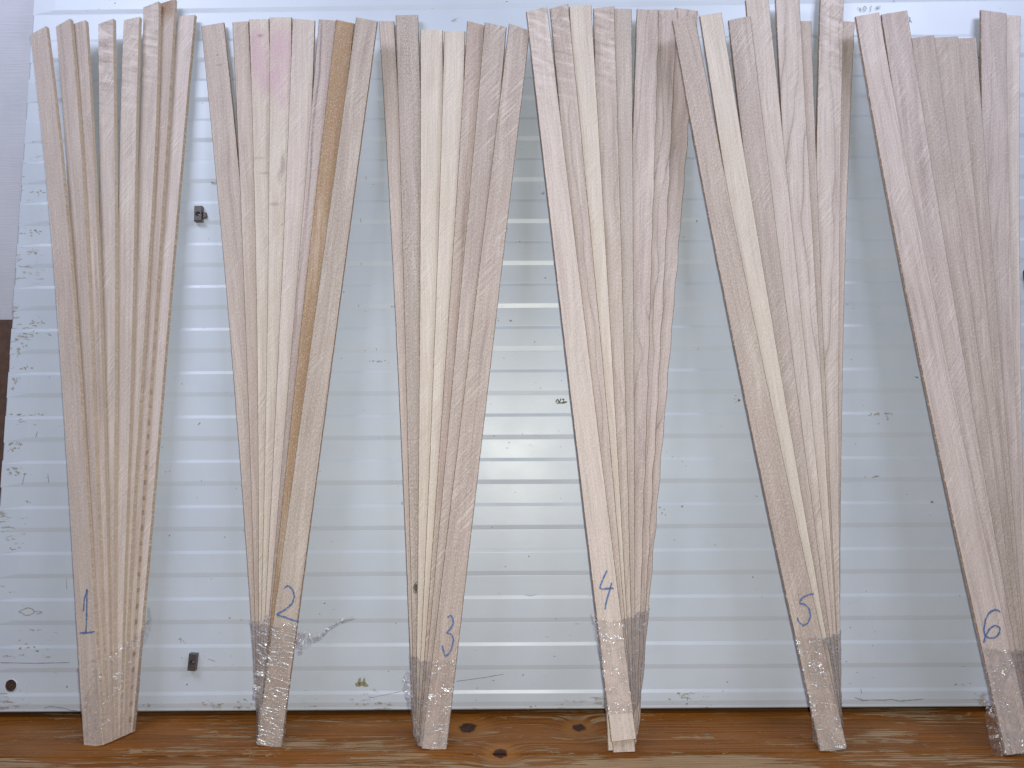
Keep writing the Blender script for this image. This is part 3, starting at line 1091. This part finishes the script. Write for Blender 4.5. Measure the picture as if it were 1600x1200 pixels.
def crayon_material():
    t = NT("blue_crayon")
    co = t.n('ShaderNodeTexCoord').outputs['Object']
    nz = t.noise(co, 900, 2, 0.6)
    c = t.mix(t.ramp(nz, 0.3, 0.7), (0.035, 0.095, 0.29), (0.11, 0.21, 0.42))
    p = t.principled(Base_Color=c, Roughness=0.65)
    tr = t.n('ShaderNodeBsdfTransparent').outputs[0]
    gap = t.ramp(t.noise(co, 750, 2, 0.5), 0.54, 0.62)
    m = t.n('ShaderNodeMixShader', {0: t.math('MULTIPLY', gap, 0.8), 1: p.outputs[0], 2: tr}).outputs[0]
    return t.done(m)


crayon = crayon_material()


def write_number(bundle, org, strip, strokes, zx, zy, sc_, width, label):
    ob, frames, t, w = strip
    parts = []
    zmid = CAM.z + ray(zx, zy + strokes[0][0][1] / sc_).z * 1.35
    fr = min(frames, key=lambda f: abs(f[1].z - zmid))
    p0, n = fr[1], fr[3]
    for st in strokes:
        pts = [hit(zx + a / sc_, zy + b / sc_, p0 + n * 0.0011, n) for a, b in st]
        parts.append(ribbon(pts, width, 0.0, "n", crayon, ob, (fr[4], fr[5], n), 0.0006))
    V, F, U = join(parts)
    o = mesh_obj("handwritten_number", V, F, crayon, ob, origin=org, uvs=U)
    o['label'] = label
    return o


PALE = dict(base=(0.79, 0.67, 0.585), dark=(0.36, 0.27, 0.23))
CREAM = dict(base=(0.83, 0.72, 0.60), dark=(0.42, 0.32, 0.25))
TAN = dict(base=(0.60, 0.485, 0.42), dark=(0.24, 0.175, 0.145))
MID = dict(base=(0.69, 0.565, 0.485), dark=(0.30, 0.225, 0.19))
PINKY = dict(base=(0.70, 0.575, 0.51), dark=(0.27, 0.20, 0.185))


def W(b, **k):
    d = dict(b)
    d.update(k)
    return d


PK = (0.58, 0.36, 0.42)
PUR = (0.24, 0.15, 0.15)
BRN = (0.30, 0.17, 0.09)

bundles = []
# ---- bundle 1: strips turned a little so that their sawn edges show
bundles.append(dict(
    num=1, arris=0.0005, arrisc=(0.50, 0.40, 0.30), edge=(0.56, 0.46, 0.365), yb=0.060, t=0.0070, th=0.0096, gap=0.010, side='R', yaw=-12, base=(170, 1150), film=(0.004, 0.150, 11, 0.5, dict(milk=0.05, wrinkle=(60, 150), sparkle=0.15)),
    label="fan of strips turned to show their rough sawn edges, marked 1, at the far left",
    number=([[(510, 150), (507, 300), (503, 408)], [(510, 152), (494, 210), (488, 282)], [(465, 408), (500, 409), (555, 400)]], 0, 880, 3.75, 0.0036, "blue figure 1"),
    strips=[
        dict(edge=[(72, 43), (110, 400), (127, 640), (138, 800), (148, 960), (161, 1161)], w=0.041, slant=.007, deg=3, wood=W(MID, streak=.2, saw=.2), edgew=dict(bars=.5)),
        dict(edge=[(110, 31), (136, 400), (146, 640), (153, 800), (159, 960), (168, 1158)], w=0.039, slant=.006, deg=3, wood=W(MID, saw=.2), edgew=dict(bars=.35)),
        dict(edge=[(134, 32), (153, 400), (162, 640), (167, 800), (169, 960), (175, 1155)], w=0.034, slant=.002, deg=3, wood=W(MID, streak=.5), edgew=dict(bars=.3)),
        dict(edge=[(177, 30), (180, 400), (179, 640), (178.5, 800), (177.5, 960), (181, 1152)], w=0.040, slant=.003, deg=4, wood=W(PALE, ripple=.8, saw=.9), edgew=dict(bars=.35)),
        dict(edge=[(218, 27), (209, 400), (202.5, 640), (199, 800), (192, 960), (187.5, 1149)], w=0.038, slant=.003, deg=4, wood=W(PALE, ripple=.6, saw=.9), edgew=dict(bars=.35)),
        dict(edge=[(248, 4), (233, 400), (217, 640), (208, 800), (200, 960), (194, 1146)], w=0.040, slant=.006, deg=3, wood=W(PALE, ripple=.7, ring=.3), edgew=dict(bars=.5)),
        dict(edge=[(273, 0), (248, 400), (233, 640), (221, 800), (210, 960), (200, 1143)], w=0.039, slant=.006, deg=3, label="strip with a brown stained tip and a dashed dark edge",
             wood=W(MID, stains=((.015, -.01, .06, .05, BRN, .95),)), edgew=dict(bars=.4, dash=.6)),
        dict(edge=[(304, 23), (271, 400), (250, 640), (238, 800), (223, 960), (207, 1140)], w=0.041, slant=.001, deg=3, wood=W(CREAM, base=(.80, .68, .62), saw=.9, streak=.1), edgew=dict(bars=.8, base=(.50, .39, .29))),
    ]))
# ---- bundle 2: rightmost strip is in front
bundles.append(dict(
    num=2, yb=0.054, t=0.0080, th=0.0062, side='L', base=(420, 1160), film=(0.003, 0.205, 23, 0.15, dict(milk=0.06, wrinkle=(20, 150), sparkle=0.75, cover=0.34)),
    label="fan of strips with one dark brown and two pink stained strips, marked 2",
    number=([[(540, 150), (550, 136), (566, 131), (590, 155), (600, 195), (585, 240), (545, 272), (495, 300), (530, 312), (560, 322), (595, 335), (626, 342)]], 300, 880, 3.75, 0.0040, "blue figure 2"),
    strips=[
        dict(edge=[(556, 29), (504, 400), (472, 640), (436, 900), (401, 1160)], ox=591, slant=-.006, wood=W(TAN, streak=.4, speck=.35, base=(.60, .495, .41)),),
        dict(edge=[(525, 32), (482, 400), (457, 640), (428, 900), (404, 1156)], ox=554, slant=-.004, label="dark brown strip",
             wood=dict(base=(.46, .285, .15), dark=(.28, .155, .07), streak=.35, saw=.15), edgew=dict(base=(.36, .22, .11), bars=.2)),
        dict(edge=[(498, 31), (466, 400), (448, 640), (425, 900), (404, 1153)], ox=526, slant=-.003, wood=W(PINKY, streak=.8, ring=.25, base=(.66, .53, .47))),
        dict(edge=[(457, 30), (440, 400), (431.5, 640), (417, 900), (403, 1150)], ox=492, slant=-.003, wood=W(PALE, streak=.2, saw=.6)),
        dict(edge=[(421, 28), (416, 400), (415.5, 640), (412, 900), (402, 1147)], ox=456, slant=-.003, label="pale strip stained pink near its top",
             wood=W(CREAM, saw=.9, stains=((.02, -.07, .05, .085, PK, .7), (.015, -.16, .035, .05, PK, .6), (.03, -.20, .02, .03, PK, .4), (.031, -.345, .006, .03, PUR, .5), (.024, -.37, .006, .02, PUR, .35), (.012, -.43, .018, .006, PUR, .4), (.03, -.475, .006, .006, PUR, .4)))),
        dict(edge=[(389, 31), (395, 400), (404, 640), (407, 900), (402, 1144)], ox=420, slant=-.002, label="pale strip stained pink near its top",
             wood=W(CREAM, saw=.9, stains=((.016, -.09, .04, .085, PK, .65), (.03, -.15, .02, .05, PK, .5), (.024, -.04, .008, .005, PUR, .6), (.012, -.325, .02, .005, PUR, .35), (.024, -.36, .022, .005, PUR, .5)))),
        dict(edge=[(363, 35), (374, 400), (389, 640), (402, 900), (402, 1141)], ox=389, w=.036, wood=W(PALE, streak=.4, saw=.5, base=(.70, .57, .48))),
        dict(edge=[(314, 41), (345, 400), (369, 640), (392, 900), (402, 1138)], ox=351, wood=W(MID, streak=.35, speck=.15, saw=.3, stains=((.03, -.075, .003, .003, PUR, .9), (.032, -.10, .016, .004, PUR, .4)))),
    ]))
# ---- bundle 3
bundles.append(dict(
    num=3, yb=0.076, t=0.0084, th=0.0062, side='L', base=(676, 1170), film=(0.003, 0.142, 37, 0.1, dict(milk=0.08, wrinkle=(38, 85), sparkle=0.45, cover=0.42)),
    label="fan of strips with two cream strips between dark tan ones, marked 3",
    number=([[(560, 322), (568, 308), (580, 306), (592, 325), (591, 362), (572, 390), (552, 410), (584, 416), (596, 448), (582, 508), (560, 538), (543, 545), (535, 512), (529, 480)]], 550, 880, 3.75, 0.0038, "blue figure 3"),
    strips=[
        dict(edge=[(795, 40), (752, 400), (722.5, 640), (688, 900), (658, 1174)], ox=829, slant=-.010, wood=W(TAN, saw=.7, speck=.35, streak=.5), edgew=dict(base=(.5, .37, .27))),
        dict(edge=[(757, 38), (722, 400), (705, 640), (679, 900), (654, 1170)], ox=792, slant=-.010, wood=W(TAN, saw=.7, streak=.4)),
        dict(edge=[(730, 35), (705, 400), (691.5, 640), (674, 900), (652, 1167)], ox=758, w=.038, slant=-.007, wood=W(TAN, saw=.7, streak=.4, base=(.60, .465, .39))),
        dict(edge=[(694, 49), (682.5, 400), (675, 640), (663, 900), (650, 1163)], ox=727, wood=W(CREAM, saw=.6, streak=.12)),
        dict(edge=[(657, 47), (654.5, 400), (655.5, 640), (653, 900), (649, 1160)], ox=692, slant=-.002, wood=W(CREAM, saw=.5, streak=.12)),
        dict(edge=[(618, 24), (630, 400), (634.5, 640), (641.5, 900), (647, 1156)], ox=653, slant=-.001, label="tall strip with a mottled speckled face",
             wood=W(TAN, speck=.8, saw=.4, base=(.57, .47, .405), stains=((.010, .275, .009, .014, (.012, .008, .007), 1.0),))),  # near black spot painted for the dark hollow of a notch, no cut-out
        dict(edge=[(592, 34), (612, 400), (624.5, 640), (637, 900), (645, 1153)], ox=618, w=.034, slant=-.004, wood=W(MID, streak=.45)),
    ]))
# ---- bundle 4: leftmost in front, wavy edged strips at the right
bundles.append(dict(
    num=4, yb=0.092, t=0.0084, th=0.0062, side='R', base=(972, 1170), film=(0.070, 0.222, 53, 0.05, dict(milk=0.10, wrinkle=(50, 80), sparkle=0.5, cover=0.42)),
    label="fan of strips with dark wavy grain lines, marked 4, its back strips poking out below",
    number=([[(525, 110), (505, 150), (494, 178), (483, 206), (497, 215), (525, 210), (560, 209)], [(550, 178), (536, 230), (521, 280), (513, 326)]], 800, 860, 3.53, 0.0040, "blue figure 4"),
    strips=[
        dict(side='L', edge=[(822, 15), (864.5, 400), (894, 640), (927, 900), (955, 1159)], run=False, ox=856, slant=.009, wood=W(PALE, streak=.2, ring=.15, saw=.3, ripple=.5)),
        dict(edge=[(888, 8), (926, 400), (949, 640), (972, 900), (992, 1159)], ox=856, w=.041, slant=.006, wood=W(MID, streak=.3, ring=.75, ringw=22, ripple=.5)),
        dict(edge=[(924, 9), (947, 400), (962, 640), (977, 900), (992, 1184)], ox=889, slant=.005, wood=W(CREAM, streak=.15, saw=.5)),
        dict(edge=[(960, 11), (971, 400), (978.5, 640), (986, 900), (992, 1181)], ox=927, slant=.004, wood=W(MID, streak=.4, ring=.7, ringw=20, ripple=.5)),
        dict(edge=[(987, 14), (990, 400), (991, 640), (993, 900), (993, 1178)], w=.040, wood=W(TAN, streak=.15, saw=.2, base=(.63, .53, .455))),
        dict(edge=[(1030, 16), (1020, 400), (1010, 640), (1003, 900), (994, 1175)], ox=995, wavy=(.0012, .07), wood=W(PINKY, cloud=.75, streak=.35, ring=.85, ringw=20), edgew=dict(base=(.42, .28, .18), bars=.3)),
        dict(edge=[(1058, 16), (1041, 400), (1026, 640), (1012, 900), (995, 1172)], ox=1022, wavy=(.0016, .08), wood=W(PINKY, cloud=.75, streak=.35, ring=.85, ringw=20), edgew=dict(base=(.40, .27, .18), bars=.3)),
        dict(edge=[(1091, 17), (1061, 400), (1040, 640), (1016, 900), (996, 1169)], ox=1054, wavy=(.0016, .075), wood=W(PINKY, cloud=.75, streak=.35, ring=.85, ringw=20), edgew=dict(base=(.40, .27, .18), bars=.3)),
    ]))
# ---- bundle 5
bundles.append(dict(
    num=5, yb=0.086, t=0.0084, th=0.0062, side='R', base=(1300, 1175), film=(0.003, 0.185, 71, -0.1, dict(milk=0.08, wrinkle=(28, 75), sparkle=0.8, cover=0.42)),
    label="fan of uneven height strips alternating brown and pale, marked 5",
    number=([[(645, 180), (620, 182), (598, 190), (572, 206), (557, 234), (588, 240), (614, 262), (625, 308), (610, 350), (580, 367), (557, 346), (545, 318)]], 1100, 880, 3.75, 0.0036, "blue figure 5"),
    strips=[
        dict(side='L', edge=[(1050, 30), (1117.5, 400), (1168, 640), (1223, 900), (1283, 1181)], ox=1086, slant=.007, wood=W(TAN, streak=.45, saw=.4, speck=.35, base=(.62, .505, .43))),
        dict(edge=[(1128, 21), (1190, 400), (1229, 640), (1277, 900), (1324, 1177)], ox=1092, slant=.006, wood=W(CREAM, saw=.4, streak=.12)),
        dict(edge=[(1173, 27), (1222, 400), (1247, 640), (1284, 900), (1322, 1173)], ox=1138, slant=.007, wood=W(TAN, streak=.35, saw=.6, speck=.4)),
        dict(edge=[(1201, -2), (1242, 400), (1268, 640), (1296, 900), (1320, 1169)], ox=1164, slant=.004, wood=W(PALE, cloud=.75, saw=.8, ring=.45, ringw=18)),
        dict(edge=[(1249, -6), (1273, 400), (1285, 640), (1303, 900), (1318, 1165)], ox=1211, wood=W(PALE, cloud=.75, ring=.8, ringw=18, saw=.5)),
        dict(edge=[(1268, 33), (1281, 400), (1292, 640), (1305, 900), (1317, 1162)], w=.034, wood=W(TAN, streak=.2, base=(.65, .53, .45))),
        dict(edge=[(1319, -8), (1314, 400), (1311, 640), (1309.5, 900), (1316, 1159)], ox=1281, wood=W(PALE, cloud=.75, ring=.7, ringw=16, saw=.8, ripple=.5)),
        dict(edge=[(1336, 34), (1322, 400), (1316, 640), (1311.5, 900), (1314, 1156)], w=.038, wood=W(MID, saw=.5, streak=.3)),
    ]))
# ---- bundle 6
bundles.append(dict(
    num=6, yb=0.113, t=0.0084, th=0.0062, side='R', base=(1592, 1190), film=(0.003, 0.165, 89, -0.15, dict(milk=0.10, wrinkle=(70, 90), sparkle=0.8, cover=0.38)),
    label="pinkish strips fanned with shorter brown ones between, marked 6, at the far right",
    number=([[(875, 290), (862, 276), (845, 271), (810, 288), (787, 330), (777, 395), (786, 428), (812, 440), (848, 434), (870, 405), (872, 376), (842, 364), (810, 384), (786, 430), (775, 466)]], 1330, 880, 3.75, 0.0038, "blue figure 6"),
    strips=[
        dict(side='L', edge=[(1336, 23), (1402, 400), (1453, 640), (1512, 900), (1574, 1190)], ox=1376, slant=.009, wood=W(PALE, cloud=.75, base=(.77, .64, .57), ring=.35, ringw=14, streak=.4, saw=.6)),
        dict(edge=[(1418, 18), (1481, 400), (1520, 640), (1566, 900), (1620, 1190)], ox=1377, slant=.006, wood=W(PINKY, cloud=.75, ring=.4, ringw=14, streak=.5, saw=.6)),
        dict(edge=[(1460, 57), (1508, 400), (1542, 640), (1578, 900), (1619, 1186)], ox=1423, slant=.007, wood=W(TAN, base=(.62, .505, .43), speck=.25)),
        dict(edge=[(1498, 58), (1533, 400), (1561, 640), (1586, 900), (1618, 1182)], ox=1459, slant=.004, wood=W(TAN, base=(.65, .53, .45), ring=.3, stains=((.02, .82, .010, .022, PUR, .8),))),
        dict(edge=[(1526, 60), (1551, 400), (1572, 640), (1592, 900), (1616, 1178)], ox=1488, slant=.003, wood=W(TAN, base=(.61, .495, .42), speck=.2)),
        dict(edge=[(1573, 21), (1580.5, 400), (1588, 640), (1600, 900), (1615, 1174)], ox=1531, wood=W(PINKY, cloud=.75, streak=.5, ring=.4, ringw=14)),
        dict(edge=[(1595, 25), (1595, 400), (1596, 640), (1603, 900), (1613, 1170)], w=.040, wood=W(PALE, saw=.6, streak=.3)),
    ]))

BAND = {1: None}
seed = 1
for b in bundles:
    base = floor_pt(*b['base'])
    org = (base.x, base.y, ZF)
    b['ob'] = empty("strip_bundle", org)
    tag(b['ob'], b['label'], "wood bundle", "fanned wood strip bundles leaning on the white panel")
    made = []
    nl = len(b['strips'])
    for k, sp in enumerate(b['strips']):
        sp['seed'] = seed
        seed += 1
        made.append(make_strip(b, org, sp, k, nl))
    b['made'] = made
    z0, z1, fs, slope, kw = b['film']
    z0 += ZF
    fo, fmat_ = make_film(b, org, made, z0, z1, fs, slope, **kw)
    b['fm'] = fmat_
    st, zx, zy, s_, wd, lab = b['number']
    write_number(b, org, made[0], st, zx, zy, s_, wd, lab)

# loose tails of film
def B(i):
    b = bundles[i - 1]
    base = floor_pt(*b['base'])
    return b, (base.x, base.y, ZF), b['fm']


b_, o_, m_ = B(2)
film_tail(b_, o_, m_, [(462, 992, 10), (475, 1000, 13), (492, 996, 5), (500, 994, 3), (512, 982, 2.2), (530, 970, 2.5), (545, 965, 1.8), (556, 963, 0.8)], 0.09, 4)
film_tail(b_, o_, m_, [(462, 995, 4), (468, 1008, 6), (470, 1020, 3)], 0.09, 8)
film_tail(b_, o_, m_, [(420, 962, 4), (410, 985, 7), (408, 1020, 8), (404, 1060, 7), (399, 1090, 4)], 0.12, 14)
b_, o_, m_ = B(1)
film_tail(b_, o_, m_, [(234, 945, 2), (235, 965, 4), (228, 985, 7), (222, 1005, 4)], 0.09, 5)
b_, o_, m_ = B(3)
film_tail(b_, o_, m_, [(640, 1045, 3), (634, 1060, 6), (640, 1085, 6), (648, 1120, 5), (652, 1160, 3)], 0.12, 6)
b_, o_, m_ = B(4)
film_tail(b_, o_, m_, [(925, 953, 1), (931, 968, 4), (935, 995, 3), (940, 1025, 2)], 0.15, 7)
b_, o_, m_ = B(6)
film_tail(b_, o_, m_, [(1536, 1096, 4), (1546, 1100, 7), (1548, 1130, 7), (1556, 1165, 8), (1562, 1195, 7)], 0.17, 9)
